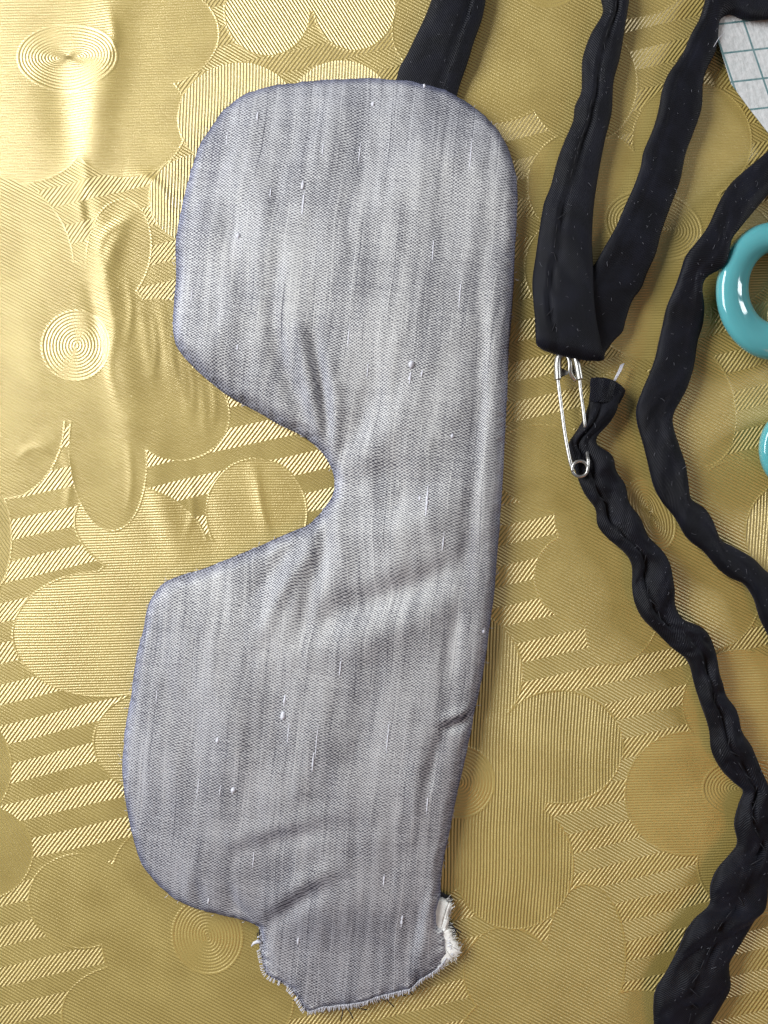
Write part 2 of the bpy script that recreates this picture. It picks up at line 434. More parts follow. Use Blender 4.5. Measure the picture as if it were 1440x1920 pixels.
    nx, ny = len(xs), len(ys)
    idx = np.arange(nx*ny).reshape(ny, nx)
    f = np.stack([idx[:-1, :-1], idx[1:, :-1], idx[1:, 1:], idx[:-1, 1:]], -1).reshape(-1, 4)
    me = bpy.data.meshes.new('tablecloth')
    me.vertices.add(nx*ny); me.vertices.foreach_set('co', np.stack([X, Y, z-0.0006], 1).astype(np.float32).ravel())
    me.loops.add(f.size); me.loops.foreach_set('vertex_index', f.ravel().astype(np.int32))
    me.polygons.add(len(f)); me.polygons.foreach_set('loop_start', np.arange(0, f.size, 4, dtype=np.int32))
    me.update(calc_edges=True); me.polygons.foreach_set('use_smooth', np.ones(len(f), dtype=bool))
    me.materials.append(M_CLOTH)
    o = bpy.data.objects.new('tablecloth', me); COL.objects.link(o)
    attr_vec(o, 'cloth_px', np.stack([px, py, px*0], 1))
    for k, a in att.items(): attr_f(o, k, a)
    attr_f(o, 'heart', heart)
    tag(o, 'gold vinyl tablecloth embossed with ribbed flowers and herringbone bands', 'tablecloth')
build_cloth()

# ------------------------------------------------------------------ squared paper
def build_paper():
    A = np.array([1371, 157.]); left_dir = np.array([-24, -77.])/80.6
    top = A+left_dir*225
    outline = [tuple(A), (1405, 203), (1440, 248), (1530, 372), (1640, 330), (1600, -90), tuple(top)]
    gu = np.array([57.2, -6.6]); gv = np.array([18.2, 53.6])
    inv = np.linalg.inv(np.stack([gu, gv], 1)); org = np.array([1412.6, 93.4])
    from mathutils.geometry import tessellate_polygon
    bm = bmesh.new()
    vs_ = [bm.verts.new((p[0], p[1], 0)) for p in outline]
    f = bm.faces.new(vs_)
    bmesh.ops.triangulate(bm, faces=[f])
    bmesh.ops.subdivide_edges(bm, edges=bm.edges[:], cuts=11, use_grid_fill=True)
    pts = np.array([v.co[:] for v in bm.verts]); bm.verts.index_update()
    faces = [[v.index for v in q.verts] for q in bm.faces]; bm.free()
    px, py = pts[:, 0], pts[:, 1]
    z = 0.0011+0.0007*np.clip(fbm(px/90, py/90, 9, 2), -1, 1)*0.5+0.0012*np.exp(-((px-1352)/18)**2)*np.clip((120-py)/120, 0, 1)
    V = np.array([W(a, b, c) for a, b, c in zip(px, py, z)])
    n = len(V); V2 = V.copy(); V2[:, 2] -= 0.00012
    allv = np.vstack([V, V2]); fc = [f_ for f_ in faces]
    # outward up
    def area2(f_): a = [pts[i] for i in f_]; return sum(a[i][0]*a[(i+1) % len(a)][1]-a[(i+1) % len(a)][0]*a[i][1] for i in range(len(a)))
    fc = [f_[::-1] if area2(f_) > 0 else f_ for f_ in fc]
    fl = fc+[[i+n for i in f_[::-1]] for f_ in fc]
    o = mesh_obj('paper_sheet', allv, fl, M_PAPER)
    g = (inv @ (np.stack([px, py], 0)-org[:, None])).T+0.5
    g = np.c_[g, np.zeros(n)]
    attr_vec(o, 'grid', np.vstack([g, g]))
    tag(o, 'white squared paper with green grid lines under the black strap', 'paper')
build_paper()

# ------------------------------------------------------------------ sleep mask
mask = empty('sleep_mask', W(650, 1000, 0))
tag(mask, 'grey dupioni silk sleep mask with long black fabric strap and frayed open end', 'sleep mask')

OUT = [(690,141),(640,142),(580,146),(525,152),(490,160),(450,175),(415,203),(390,237),(365,280),(345,345),(332,400),(326,450),(325,515),(321,570),
 (321,625),(330,652),(355,682),(380,705),(410,730),(440,750),(480,771),(520,794),(555,811),(580,827),(600,845),(617,870),(626,897),(624,922),(612,945),
 (595,966),(575,984),(540,1000),(490,1022),(450,1038),(410,1055),(370,1070),(330,1082),(303,1094),(284,1115),(272,1140),(264,1180),(255,1215),(249,1245),
 (242,1300),(234,1345),(228,1385),(225,1430),(228,1490),(237,1540),(247,1585),(260,1620),(280,1650),(310,1680),(340,1700),(375,1712),(415,1722),(450,1730),
 (478,1740),(487,1752),(485,1780),(492,1810),(500,1830),(525,1845),(545,1860),(560,1880),(577,1901),(609,1893),(638,1889),(676,1884),(711,1873),(743,1865),
 (769,1857),(791,1840),(817,1823),(839,1798),(845,1788),(839,1769),(836,1745),(824,1735),(823,1715),(826,1690),(828,1650),(837,1600),(845,1560),(853,1520),
 (862,1480),(871,1445),(880,1402),(888,1362),(893,1330),(905,1280),(916,1215),(925,1145),(931,1090),(937,1020),(942,950),(947,880),(950,805),(953,740),
 (956,665),(959,625),(965,550),(968,475),(972,400),(972,340),(965,300),(950,262),(930,230),(905,205),(875,185),(845,167),(820,157),(785,149),(745,144)]

def build_panel():
    outl = catmull(OUT, 8, closed=True)
    ii = np.arange(len(outl))*1.0
    outl = outl+1.1*np.stack([fbm(ii/7.0, ii*0+2.5, 61, 2), fbm(ii/7.0, ii*0+9.5, 67, 2)], 1)
    rs = np.random.RandomState(4)
    st = 3.6
    xs = np.arange(205, 995, st); ys = np.arange(122, 1922, st)
    PX, PY = np.meshgrid(xs, ys); px = PX.ravel(); py = PY.ravel()
    # signed distance
    A = outl; B = np.roll(outl, -1, axis=0)
    d2 = np.full(px.shape, 1e9); near = np.zeros((len(px), 2)); ins = np.zeros(px.shape, bool)
    for a, b in zip(A, B):
        ab = b-a; l2 = max((ab**2).sum(), 1e-9)
        t = np.clip(((px-a[0])*ab[0]+(py-a[1])*ab[1])/l2, 0, 1)
        qx = a[0]+t*ab[0]; qy = a[1]+t*ab[1]; dd = (px-qx)**2+(py-qy)**2
        m = dd < d2; d2[m] = dd[m]; near[m, 0] = qx[m]; near[m, 1] = qy[m]
        if a[1] != b[1]:
            c = ((a[1] > py) != (b[1] > py)) & (px < (b[0]-a[0])*(py-a[1])/(b[1]-a[1])+a[0])
            ins ^= c
    d = np.sqrt(d2); sd = np.where(ins, d, -d)
    ny, nx = len(ys), len(xs); idx = np.arange(nx*ny).reshape(ny, nx)
    quads = np.stack([idx[:-1, :-1], idx[1:, :-1], idx[1:, 1:], idx[:-1, 1:]], -1).reshape(-1, 4)
    keep = (sd[quads] > 0).any(1); quads = quads[keep]
    snap = sd < 0.9
    px = np.where(snap, near[:, 0], px); py = np.where(snap, near[:, 1], py); sd = np.where(snap, 0, sd)
    mm = 0.001
    tail = 1/(1+np.exp(-(py-1735-(px-480)*(-0.05))/22.0))            # open end lies flatter
    rr = 26*(1-0.55*tail)
    e = np.clip(sd/rr, 0, 1); prof = np.clip(1-(1-e)**2, 0, 1)**0.66; prof = np.maximum(prof, 0.72*np.clip(tail*1.3-0.3, 0, 1))
    thick = (3.2*(1-tail)+2.0*tail)*mm
    dome = 3.0*mm*(1-np.exp(-sd/95.0))*(1-0.75*tail)
    z = 0.25*mm+thick*prof+dome*prof
    wr = ridges(px, py, [
        ([(585,825),(560,760),(530,680),(515,590),(520,510)], -0.75*mm, 18),
        ([(600,840),(592,770),(575,690),(560,600)], 0.65*mm, 13),
        ([(612,850),(612,790),(600,700),(585,620)], -0.55*mm, 11),
        ([(622,860),(632,800),(630,740),(612,660)], 0.55*mm, 12),
        ([(632,880),(665,820),(690,760),(700,690)], -0.55*mm, 20),
        ([(640,885),(690,850),(750,790),(790,700)], 0.35*mm, 26),
        ([(630,905),(700,900),(780,880)], -0.4*mm, 26),
        ([(600,985),(575,1040),(530,1110),(490,1200)], 0.55*mm, 15),
        ([(612,975),(600,1050),(580,1120),(560,1200)], -0.6*mm, 15),
        ([(560,1000),(520,1060),(460,1140)], -0.4*mm, 14),
        ([(625,950),(640,1020),(630,1100)], 0.45*mm, 18),
        ([(585,1175),(650,1140),(720,1115),(800,1085),(880,1030)], -1.0*mm, 30),
        ([(560,1215),(660,1200),(760,1170),(850,1120)], 0.6*mm, 34),
        ([(660,1010),(730,1000),(820,960),(900,900)], 0.55*mm, 36),
        ([(700,960),(800,900),(880,800),(900,700)], -0.4*mm, 30),
        ([(905,470),(900,600),(898,740),(885,900),(870,1050),(850,1200),(820,1380)], -0.45*mm, 16),
        ([(925,480),(918,640),(912,800),(900,960),(885,1130)], 0.35*mm, 12),
        ([(895,1340),(862,1352),(832,1362)], -0.7*mm, 11), ([(895,1322),(855,1335),(820,1345)], 0.5*mm, 11),
        ([(832,1365),(812,1420),(800,1480)], -0.5*mm, 12), ([(790,1370),(775,1460),(770,1560)], 0.3*mm, 16),
        ([(487,1745),(540,1700),(590,1660),(630,1640)], -0.6*mm, 18), ([(500,1700),(560,1650),(640,1610)], 0.45*mm, 20),
        ([(470,1720),(440,1680),(430,1640)], -0.3*mm, 12), ([(380,1700),(375,1670),(372,1640)], -0.25*mm, 10),
        ([(400,1600),(500,1570),(600,1545),(700,1540)], -0.22*mm, 18), ([(420,1570),(520,1540),(640,1510)], 0.28*mm, 18),
        ([(827,1600),(805,1680),(790,1760),(775,1840)], 0.7*mm, 16), ([(815,1620),(792,1700),(770,1790)], -0.5*mm, 12),
        ([(350,420),(420,470),(500,480)], 0.3*mm, 40), ([(420,330),(440,480),(470,620)], -0.35*mm, 26),
        ([(480,300),(500,420),(505,560)], 0.3*mm, 22), ([(760,250),(770,380),(760,520)], 0.3*mm, 50),
        ([(840,300),(838,420),(820,560)], -0.3*mm, 30), ([(330,640),(400,660),(470,700)], 0.3*mm, 22),
        ([(360,1250),(420,1350),(430,1500)], 0.3*mm, 40), ([(300,1200),(330,1300),(320,1420)], -0.25*mm, 24),
        ([(700,1250),(690,1380),(670,1500)], -0.28*mm, 34), ([(600,1250),(590,1380),(560,1500)], 0.28*mm, 30)])
    wr *= 1.35
    wr += mm*(0.34*fbm(px/75, py/150, 21, 3)+0.07*fbm(px/17, py/40, 31, 2))
    z = z+wr*np.clip(sd/28, 0, 1)
    # puckered seam: the turned edge is a little uneven
    z += 0.36*mm*vnoise(px/9, py/9, 77)*np.exp(-((sd-9)/8)**2)
    z = np.maximum(z, 0.15*mm)
    used = np.unique(quads); remap = -np.ones(nx*ny, int); remap[used] = np.arange(len(used))
    k = (H-z)/H; kk = (H-0.0022)/H
    k = np.full_like(z, kk)                        # outline was read at mid height
    V = np.stack([(px-720)*S*k, (960-py)*S*k, z], 1)[used]
    q0 = quads; quads = remap[quads]
    o = mesh_obj('front_panel', V, quads, M_SILK, mask)
    a = R(5.2); u = (px*math.cos(a)+py*math.sin(a)); v = (-px*math.sin(a)+py*math.cos(a))
    u = u+6*fbm(px/160, py/220, 41, 2)+20*np.exp(-((py-900)/150)**2)*np.clip((900-px)/300, 0, 1)
    u = u+7*wr/mm; v = v+4*wr/mm
    attr_vec(o, 'weave_px', np.stack([u, v, u*0], 1)[used])
    kp = (sd[q0] > 7).all(1) & (py[q0] < 1745).all(1); q1 = q0[kp]; us = np.unique(q1); rm = -np.ones(nx*ny, int); rm[us] = np.arange(len(us))
    VL = np.stack([(px-720)*S*kk, (960-py)*S*kk, np.full_like(px, 0.00015)], 1)[us]
    mesh_obj('lining', VL, rm[q1], M_LINING, mask)
    from_grid = (xs, ys, z.reshape(ny, nx))
    return o, outl, from_grid
panel, OUTL, (GX, GY, GZ) = build_panel()
def panel_z(x, y):
    i = int(np.clip(round((x-GX[0])/(GX[1]-GX[0])), 0, len(GX)-1)); j = int(np.clip(round((y-GY[0])/(GY[1]-GY[0])), 0, len(GY)-1))
    return float(GZ[j, i])
def Wm(px, py, z):                     # panel space: same scale as the panel
    k = (H-0.0022)/H
    return ((px-720)*S*k, (960-py)*S*k, z)

# thick slubs that stand out of the weave
def slub(x, y, length, width, tilt=5.0, seed=0):
    rnd = random.Random(seed); n = max(6, int(length/3))
    path = []; rad = []
    for i in range(n+1):
        t = i/n; yy = y-length/2+t*length; xx = x-(yy-y)*math.tan(R(tilt))+rnd.uniform(-0.5, 0.5)
        path.append(Wm(xx, yy, panel_z(xx, yy)-0.10*width*S))
        lump = 0.6+0.4*math.sin(t*length/3.0*2+seed) if length > 18 else rnd.uniform(0.6, 1.0)
        rad.append(max(0.2, width*0.5*(math.sin(math.pi*min(max(t, 0.06), 0.94))**0.5)*max(lump, 0.45))*S)
    mb = MB().add(tube(path, rad, 7)); return mb.build('slub', M_WHITE, panel)
for i, (x, y, l, w) in enumerate([(571,361,16,9),(572,395,46,6),(452,453,9,11),(700,207,9,9),(795,166,14,6),(770,690,14,13),(768,714,22,8),(790,706,12,6),
        (450,657,10,6),(786,935,10,7),(799,940,60,7),(829,1015,40,4),(846,820,9,8),(538,1306,20,8),(535,1334,16,13),(415,1378,12,9),(444,1470,12,12),
        (378,1470,40,4),(590,1420,40,6),(597,1380,60,4),(640,1245,36,5),(727,1375,60,4),(810,480,44,4),(545,1365,40,4),(487,230,18,5),(675,300,40,4),
        (800,1500,40,4),(420,1470,20,4),(720,1640,24,5),(608,295,26,4),(512,375,22,4),(880,300,60,4),(655,640,40,4),(905,1180,12,9),(395,1680,12,6),(560,1760,16,5),
        (753,1720,24,7),(690,700,26,4),(365,560,30,4),(430,270,26,4),(860,560,50,4),(300,1300,28,4),(480,1600,34,4)]):
    slub(x, y, l, w, seed=i)

# layers under the open end: batting and black lining
def slab(name, pts, z0, z1, mat, parent, jitter=0.0, seed=1):
    P = catmull(pts, 5, closed=True)
    rs = np.random.RandomState(seed); P = P+rs.uniform(-jitter, jitter, P.shape)
    n = len(P); c = P.mean(0)
    rings = [(1.0, z0), (1.0, z0+(z1-z0)*0.55), (0.985, z0+(z1-z0)*0.85), (0.95, z1), (0.7, z1+0.0001), (0.3, z1)]
    V = []; F = []
    for s, z in rings:
        for p in P: q = c+(p-c)*s; V.append(Wm(q[0], q[1], z))
    V.append(Wm(c[0], c[1], z1))
    for r in range(len(rings)-1):
        for i in range(n):
            j = (i+1) % n; F.append((r*n+i, r*n+j, (r+1)*n+j, (r+1)*n+i))
    for i in range(n): F.append(((len(rings)-1)*n+i, (len(rings)-1)*n+(i+1) % n, len(rings)*n))
    return mesh_obj(name, V, F, mat, parent)
slab('batting', [(770,1690),(815,1688),(834,1690),(844,1696),(846,1704),(842,1718),(841,1734),(838,1742),(846,1752),(852,1764),(861,1780),(862,1788),(852,1800),(842,1806),(824,1822),(812,1826),(780,1832),(740,1800),(745,1730)],
     0.0006, 0.0019, M_BATT, mask, 1.8)
slab('lining', [(700,1640),(790,1660),(836,1684),(848,1690),(849,1704),(842,1730),(856,1752),(852,1766),(830,1800),(760,1850),(600,1884),(510,1828),(484,1770),(500,1700),(600,1640)],
     0.0001, 0.0006, M_LINING, mask, 1.0)
# frayed threads
rnd = random.Random(11)
fuzz = MB(); BF = [(838,1690),(846,1698),(845,1708),(842,1722),(841,1736),(848,1752),(856,1768),(863,1784),(855,1799),(842,1808),(826,1821),(812,1827)]
def fibre(mb, x, y, z, ang, length, r, curl=0.5, n=5, W_=None, lift=0.0):
    W_ = W_ or Wm; path = []; a = ang
    for i in range(n+1):
        path.append(W_(x, y, max(0.0001, z+lift*i/n)))
        x += math.cos(a)*length/n; y += math.sin(a)*length/n; a += rnd.uniform(-curl, curl)
    mb.add(tube(path, r, 4))
fr = MB()
tailpts = resample(OUTL, 2600)
for i, p in enumerate(tailpts):
    q = tailpts[(i+3) % len(tailpts)]-tailpts[i-3]; nrm = math.atan2(q[0], -q[1])+math.pi     # outward for this winding
    x, y = p
    z = panel_z(x, y)
    if y > 1755 and x < 846:
        bottom = x > 575 and y > 1800
        if rnd.random() < (1.0 if bottom else 0.5):
            a = nrm if not bottom else math.pi/2+rnd.uniform(-0.25, 0.1)
            fibre(fr, x-math.cos(a)*5, y-math.sin(a)*5, z+0.00045, a+rnd.uniform(-0.3, 0.3), rnd.uniform(6, 13 if bottom else 10), 0.75*S, 0.35, 3, lift=-0.0003)
    elif rnd.random() < 0.07:
        fibre(fr, x, y, z+0.0004, rnd.uniform(0, 6.28), rnd.uniform(4, 9), 0.45*S, 0.6, 3)
for p in resample(catmull(BF, 6), 170):
    fibre(fuzz, p[0]-rnd.uniform(0, 6), p[1]-rnd.uniform(0, 3), rnd.uniform(0.0008, 0.002), rnd.uniform(-0.9, 1.3), rnd.uniform(4, 11), 0.3*S, 0.8, 4)
tag(fuzz.build('batting_fibres', M_BATT, mask), kind='stuff')
o = fr.build('frayed_threads', M_WHITE, mask); tag(o, kind='stuff')
for (x, y, ang, ln) in [(642,1882,1.65,40),(640,1880,0.85,44),(644,1884,0.55,48),(633,1880,2.5,10),(700,1872,1.0,18),(720,1868,1.05,34),(712,1872,0.8,18),(735,1862,0.65,30),(482,1752,1.8,14),(838,1692,0.4,16),(600,1892,1.3,16),(660,1884,1.9,20),(672,1882,1.2,14),(690,1878,2.0,16),(760,1858,0.9,20),(780,1846,1.2,14),(528,1846,2.6,12),(556,1874,2.3,12),(846,1738,0.8,26),(852,1744,0.9,20)]:
    mb = MB(); fibre(mb, x, y, 0.0016, ang, ln, 1.0*S, 0.18, 6, lift=-0.0008); mb.build('loose_thread', M_DARKT, mask)
mb = MB(); mb.add(tube([Wm(490,1768,0.002), Wm(482,1766,0.0021), Wm(476,1769,0.002), Wm(471,1777,0.0015)], [2.4*S, 3*S, 2.6*S, 1.6*S], 7)); mb.build('loose_thread', M_WHITE, mask)

# ------------------------------------------------------------------ strap (one long fabric tube)
TH = 0.00155
def sec(A, B, z=0.0017, n=60, seam=0.5, face=0, groove=0.0, th=TH, crinkle=0.3):
    def pr(L): return [(p[0], p[1], p[2] if len(p) > 2 else z) for p in L]
    return dict(A=pr(A), B=pr(B), n=n, seam=seam, face=face, groove=groove, th=th, crinkle=crinkle)
secs = []
# tab sewn into the mask
secs.append(sec([(733,188,.0009),(744,146,.0010),(749,125,.0012),(760,108),(779,69),(797,31),(809,0)],
                [(852,205,.0009),(859,171,.0010),(868,144,.0012),(879,112),(889,78),(904,36),(911,0)], n=70, seam=(0.76, 0.70), face=1, groove=0.9, crinkle=0.25, th=(0.0007, 0.0017)))
secs.append(sec([(814,-30),(840,-125),(900,-210),(1000,-250),(1100,-220),(1160,-140),(1180,-60)],
                [(914,-30),(928,-80),(960,-125),(1010,-150),(1060,-140),(1105,-100),(1125,-50)], n=70, seam=(0.7, 0.5), face=1, groove=0.8))
secs.append(sec([(1180,0),(1172,50),(1162,110),(1150,155),(1147,210),(1135,260),(1127,300),(1120,340),(1113,390),(1110,450,.0022),(1112,500,.003),(1113,550,.0042),(1118,600,.0046),(1127,645,.0045),(1131,668,.0042)],
                [(1127,0),(1130,25),(1107,65),(1092,110),(1091,150),(1089,175),(1077,200),(1075,225),(1060,260),(1045,300),(1032,350),(1020,380),(1012,425),(1005,475),(998,525,.0028),(1000,565,.0038),(1003,600,.0044),(1004,636,.0042)],
                n=240, seam=(0.45, 0.76), face=1, groove=1.0, crinkle=0.35))
secs.append(sec([(1133,676,.0030)], [(1005,645,.0030)], n=1, groove=0, seam=0.5, crinkle=0.1))
secs.append(sec([(1134,662,.0019),(1150,640),(1168,622),(1172,605),(1185,565),(1203,540),(1212,515),(1230,475),(1240,435),(1260,380),(1275,340),(1285,290),(1300,250),(1315,205),(1317,165),(1323,135),(1340,100),(1346,70)],
                [(1010,634,.0019),(1040,590),(1078,540),(1115,495),(1135,460),(1155,425),(1172,385),(1190,345),(1202,310),(1206,285),(1225,240),(1236,200),(1240,175),(1252,140),(1280,100),(1295,65),(1312,35)],
                n=230, seam=(0.7, 0.75), face=-1, groove=0.35, crinkle=0.35))
secs.append(sec([(1348,42),(1354,33),(1372,26),(1392,34),(1415,38),(1440,36),(1485,42),(1540,78),(1565,150),(1550,215),(1500,255)],
                [(1322,0),(1332,-28),(1360,-46),(1400,-50),(1440,-45),(1510,-40),(1600,0),(1655,110),(1635,240),(1560,330),(1500,350)], n=130, seam=0.5, face=-1, groove=0.0, crinkle=0.5, z=0.0022))
Z3 = 0.0062
secs.append(sec([(1440,282),(1420,300),(1390,325),(1365,350,.003),(1345,385,.0042),(1327,425,.005),(1305,455,.0052),(1285,480,.005),(1277,505,.0046),(1267,535,.004),(1250,575,.003),(1242,610),(1235,640),(1230,665),(1220,695),(1205,730),(1193,765),(1195,795),(1205,830),(1215,870),(1225,910),(1240,940),(1265,970),(1285,1005),(1300,1020),(1320,1035),(1345,1065),(1370,1085),(1395,1095),(1415,1125),(1425,1160),(1440,1190)],
                [(1440,365),(1415,395,.004),(1390,425,.006),(1372,450,Z3),(1365,485,Z3),(1355,502,Z3),(1325,520,.0052),(1317,540,.0045),(1320,575,.003),(1317,610),(1308,640),(1300,690),(1285,735),(1263,775),(1262,800),(1275,840),(1285,870),(1290,905),(1295,935),(1320,952),(1335,975),(1350,1010),(1375,1025),(1410,1045),(1430,1065),(1445,1078)],
                n=330, seam=(0.55, 0.6), face=-1, groove=0.25, crinkle=0.45, z=0.0019))
secs.append(sec([(1470,1260),(1520,1400),(1550,1600),(1530,1800),(1470,1960),(1420,2030),(1375,2040),(1340,2000)],
                [(1500,1130),(1590,1280),(1650,1500),(1650,1750),(1600,1980),(1500,2150),(1360,2180),(1250,2080)], n=160, seam=(0.6, 0.5), face=-1, groove=0.3, crinkle=0.6))
rightE = [(1160,752),(1156,770),(1143,793),(1125,812),(1117,823),(1121,837),(1137,845),(1150,858),(1154,880),(1162,893),(1172,907),(1176,925),(1180,945),(1200,970),(1215,1005),(1240,1030),(1255,1055),(1260,1080),(1265,1105),(1266,1135),(1280,1160),(1315,1175),(1332,1195),(1342,1225),(1347,1260),(1355,1280),(1362,1305),(1380,1330),(1390,1370),(1410,1400),(1425,1440),(1440,1475),(1450,1520),(1462,1560),(1456,1610),(1441,1660),(1435,1700),(1417,1720),(1395,1760),(1376,1785),(1366,1808),(1370,1850),(1355,1880),(1330,1920)]
leftE = [(1104,757),(1093,787),(1077,814),(1066,831),(1070,851),(1075,872),(1083,895),(1089,912),(1100,932),(1117,955),(1120,985),(1140,1010),(1170,1035),(1185,1060),(1185,1100),(1190,1130),(1205,1160),(1230,1185),(1260,1215),(1290,1240),(1301,1280),(1307,1300),(1320,1335),(1330,1370),(1333,1405),(1350,1440),(1375,1467),(1395,1484),(1387,1505),(1377,1545),(1383,1580),(1370,1600),(1345,1630),(1332,1665),(1330,1697),(1305,1720),(1285,1750),(1270,1785),(1250,1820),(1230,1855),(1225,1885),(1226,1920)]
secs.append(sec(rightE[::-1], leftE[::-1], n=480, seam=(0.50, 0.62), face=-1, groove=1.0, crinkle=1.0, z=0.0021, th=0.0019))
secs.append(sec([(1167,742),(1172,733)], [(1106,740),(1108,712)], n=12, seam=0.5, face=-1, groove=0.0, crinkle=0.1, z=0.0021, th=0.0014))

def build_strap():
    A = []; B = []; seam = []; groove = []; face = []; th = []; cr = []
    for s in secs:
        a = resample(catmull(s['A'], 8), s['n']) if len(s['A']) > 1 else np.array(s['A'], float)
        b = resample(catmull(s['B'], 8), s['n']) if len(s['B']) > 1 else np.array(s['B'], float)
        n = len(a); A.append(a); B.append(b)
        sm = s['seam'] if isinstance(s['seam'], tuple) else (s['seam'],)*2
        seam.append(np.linspace(sm[0], sm[1], n)); groove.append(np.full(n, s['groove'])); face.append(np.full(n, s['face'], float))
        th.append(np.linspace(s['th'][0], s['th'][1], n) if isinstance(s['th'], tuple) else np.full(n, s['th'])); cr.append(np.full(n, s['crinkle']))
    A = np.vstack(A); B = np.vstack(B); seam, groove, face, th, cr = [np.concatenate(q) for q in (seam, groove, face, th, cr)]
    A3 = np.array([W(*p) for p in A]); B3 = np.array([W(*p) for p in B])
    # even spacing along the middle line
    Cn = (A3+B3)/2; dd = np.r_[0, np.cumsum(np.linalg.norm(np.diff(Cn, axis=0), axis=1)+1e-7)]
    N = int(dd[-1]/0.00042); tt = np.linspace(0, dd[-1], N)
    itp = lambda q: np.stack([np.interp(tt, dd, q[:, k]) for k in range(3)], 1)
    i1 = lambda q: np.interp(tt, dd, q)
    A3, B3 = itp(A3), itp(B3); seam, groove, face, th, cr = map(i1, (seam, groove, face, th, cr))
    def sm(q, w):
        k = np.ones(w)/w; pad = np.concatenate([np.repeat(q[:1], w//2, 0), q, np.repeat(q[-1:], w//2, 0)])
        if q.ndim == 1: return np.convolve(pad, k, 'valid')
        return np.stack([np.convolve(pad[:, j], k, 'valid') for j in range(q.shape[1])], 1)
    A3 = sm(A3, 5); B3 = sm(B3, 5); groove = sm(groove, 31); th = sm(th, 15); cr = sm(cr, 31); seam = sm(seam, 31)
    Cn = (A3+B3)/2; Wd = B3-A3; wl = np.linalg.norm(Wd, axis=1); wd = Wd/wl[:, None]
    T = np.gradient(Cn, axis=0); T = sm(T, 7); T -= wd*(T*wd).sum(1)[:, None]; T /= np.linalg.norm(T, axis=1)[:, None]+1e-12
    Nn = np.cross(wd, T)
    SEG = 44
    s_px = tt/S
    V = np.zeros((N, SEG, 3)); UV = np.zeros((N, SEG, 3))
    seamwob = 0.10*fbm(s_px/70, s_px*0+3.1, 5, 2)*np.clip(cr, 0.2, 1)
    s0 = 2*(seam+seamwob)-1
    for k in range(SEG):
        ph = 2*math.pi*(k+0.5)/SEG
        u = math.cos(ph); sg = 1.0 if math.sin(ph) >= 0 else -1.0
        u = np.sign(u)*abs(u)**0.85
        base = max(0.0, 1-abs(u)**3.6)**0.5
        wpx = wl/S
        uu = u*wpx/2
        f1 = fbm(s_px/34+uu/60*sg, uu/26+sg*7+s_px*0, 8, 3)
        f2 = np.sin(2*math.pi*s_px/118+2.0*u+1.3*fbm(s_px/150, s_px*0+1.7, 2, 2))
        rg = 1-np.abs(fbm(s_px/62+uu/45, uu/55+sg*3+s_px*0, 19, 2)); rg = np.clip(rg, 0, 1)**5
        pk = 0.15*f1+0.26*f2-0.24*rg
        v = sg*th*base*(1+cr*pk*1.15)
        fold = np.exp(-((u-s0)/(7.0/wpx))**2)
        lip = np.exp(-((u-s0-13/wpx)/(13/wpx))**2)
        on = np.clip(face*sg, 0, 1)*groove*base
        v = v+sg*on*th*(-0.62*fold+0.16*lip)
        V[:, k] = Cn+wd*(u*wl/2)[:, None]+Nn*v[:, None]
        UV[:, k, 0] = s_px; UV[:, k, 1] = uu+(300 if sg < 0 else 0)
    V[:, :, 2] = np.maximum(V[:, :, 2], 0.00012+0*V[:, :, 2])
    idx = np.arange(N*SEG).reshape(N, SEG)
    q = np.stack([idx[:-1], np.roll(idx, -1, 1)[:-1], np.roll(idx, -1, 1)[1:], idx[1:]], -1).reshape(-1, 4).tolist()
    q.append(idx[0].tolist()[::-1]); q.append(idx[-1].tolist())
    o = mesh_obj('strap', V.reshape(-1, 3), q, M_BLACK, mask)
    bm = bmesh.new(); bm.from_mesh(o.data); bmesh.ops.recalc_face_normals(bm, faces=bm.faces); bm.to_mesh(o.data); bm.free()
    attr_vec(o, 'weave_px', UV.reshape(-1, 3))
    o['label'] = 'long black fabric strap, gathered and folded beside the mask'
    return o, V, Nn, T, Cn, wd, wl, th, s_px, s0, groove, face
strap, SV, SN, ST, SC, SWD, SWL, STH, SSP, SS0, SGR, SFA = build_strap()

def strap_top(i, u):
    """point on the upward face at row i, cross position u (-1..1)"""
    row = SV[i]; tgt = SC[i]+SWD[i]*u*SWL[i]/2
    d = np.linalg.norm((row-tgt)[:, :2], axis=1)
    c = np.argsort(d)[:4]; j = c[np.argmax(row[c, 2])]
    return row[j]

# stitches along the seam of the gathered length, lint on the cloth
def in_view(p, m=0): return -90*0.001*1.02 < p[0] < 0.0925 and -0.123 < p[1] < 0.123
lint = MB(); N = len(SV)
for q in range(700):
    i = rnd.randrange(5, N-5); u = rnd.uniform(-0.85, 0.85); p = strap_top(i, u)
    if not in_view(p): continue
    L = rnd.choice([2, 2, 2, 3, 3, 4, 5, 6, 10])*S; a = rnd.uniform(0, 6.28); path = []; x, y = p[0], p[1]
    n = 4
    for k in range(n+1):
        path.append((x, y, p[2]+0.00006+0.00006*math.sin(k)))
        x += math.cos(a)*L/n; y += math.sin(a)*L/n; a += rnd.uniform(-0.7, 0.7)
    lint.add(tube(path, rnd.uniform(0.16, 0.34)*S, 3))
tag(lint.build('lint', M_LINT, strap), kind='stuff')
# running stitches sunk in the seam
i = 10; ns = 0
while i < N-40:
    p = strap_top(i, SS0[i]); q = strap_top(i+5, SS0[i+5])
    zone = SGR[i] > 0.75 and in_view(p) and SFA[i]*SN[i][2] > 0
    if zone and ns < 280:
        a = np.array(p)+[0, 0, 0.00002]; b = np.array(q)+[0, 0, -0.00002]; m_ = (a+b)/2+[0, 0, 0.00002]
        mb = MB().add(tube([a, m_, b], 0.65*S, 5)); mb.build('stitch', M_DARKT, strap); ns += 1
    i += 8
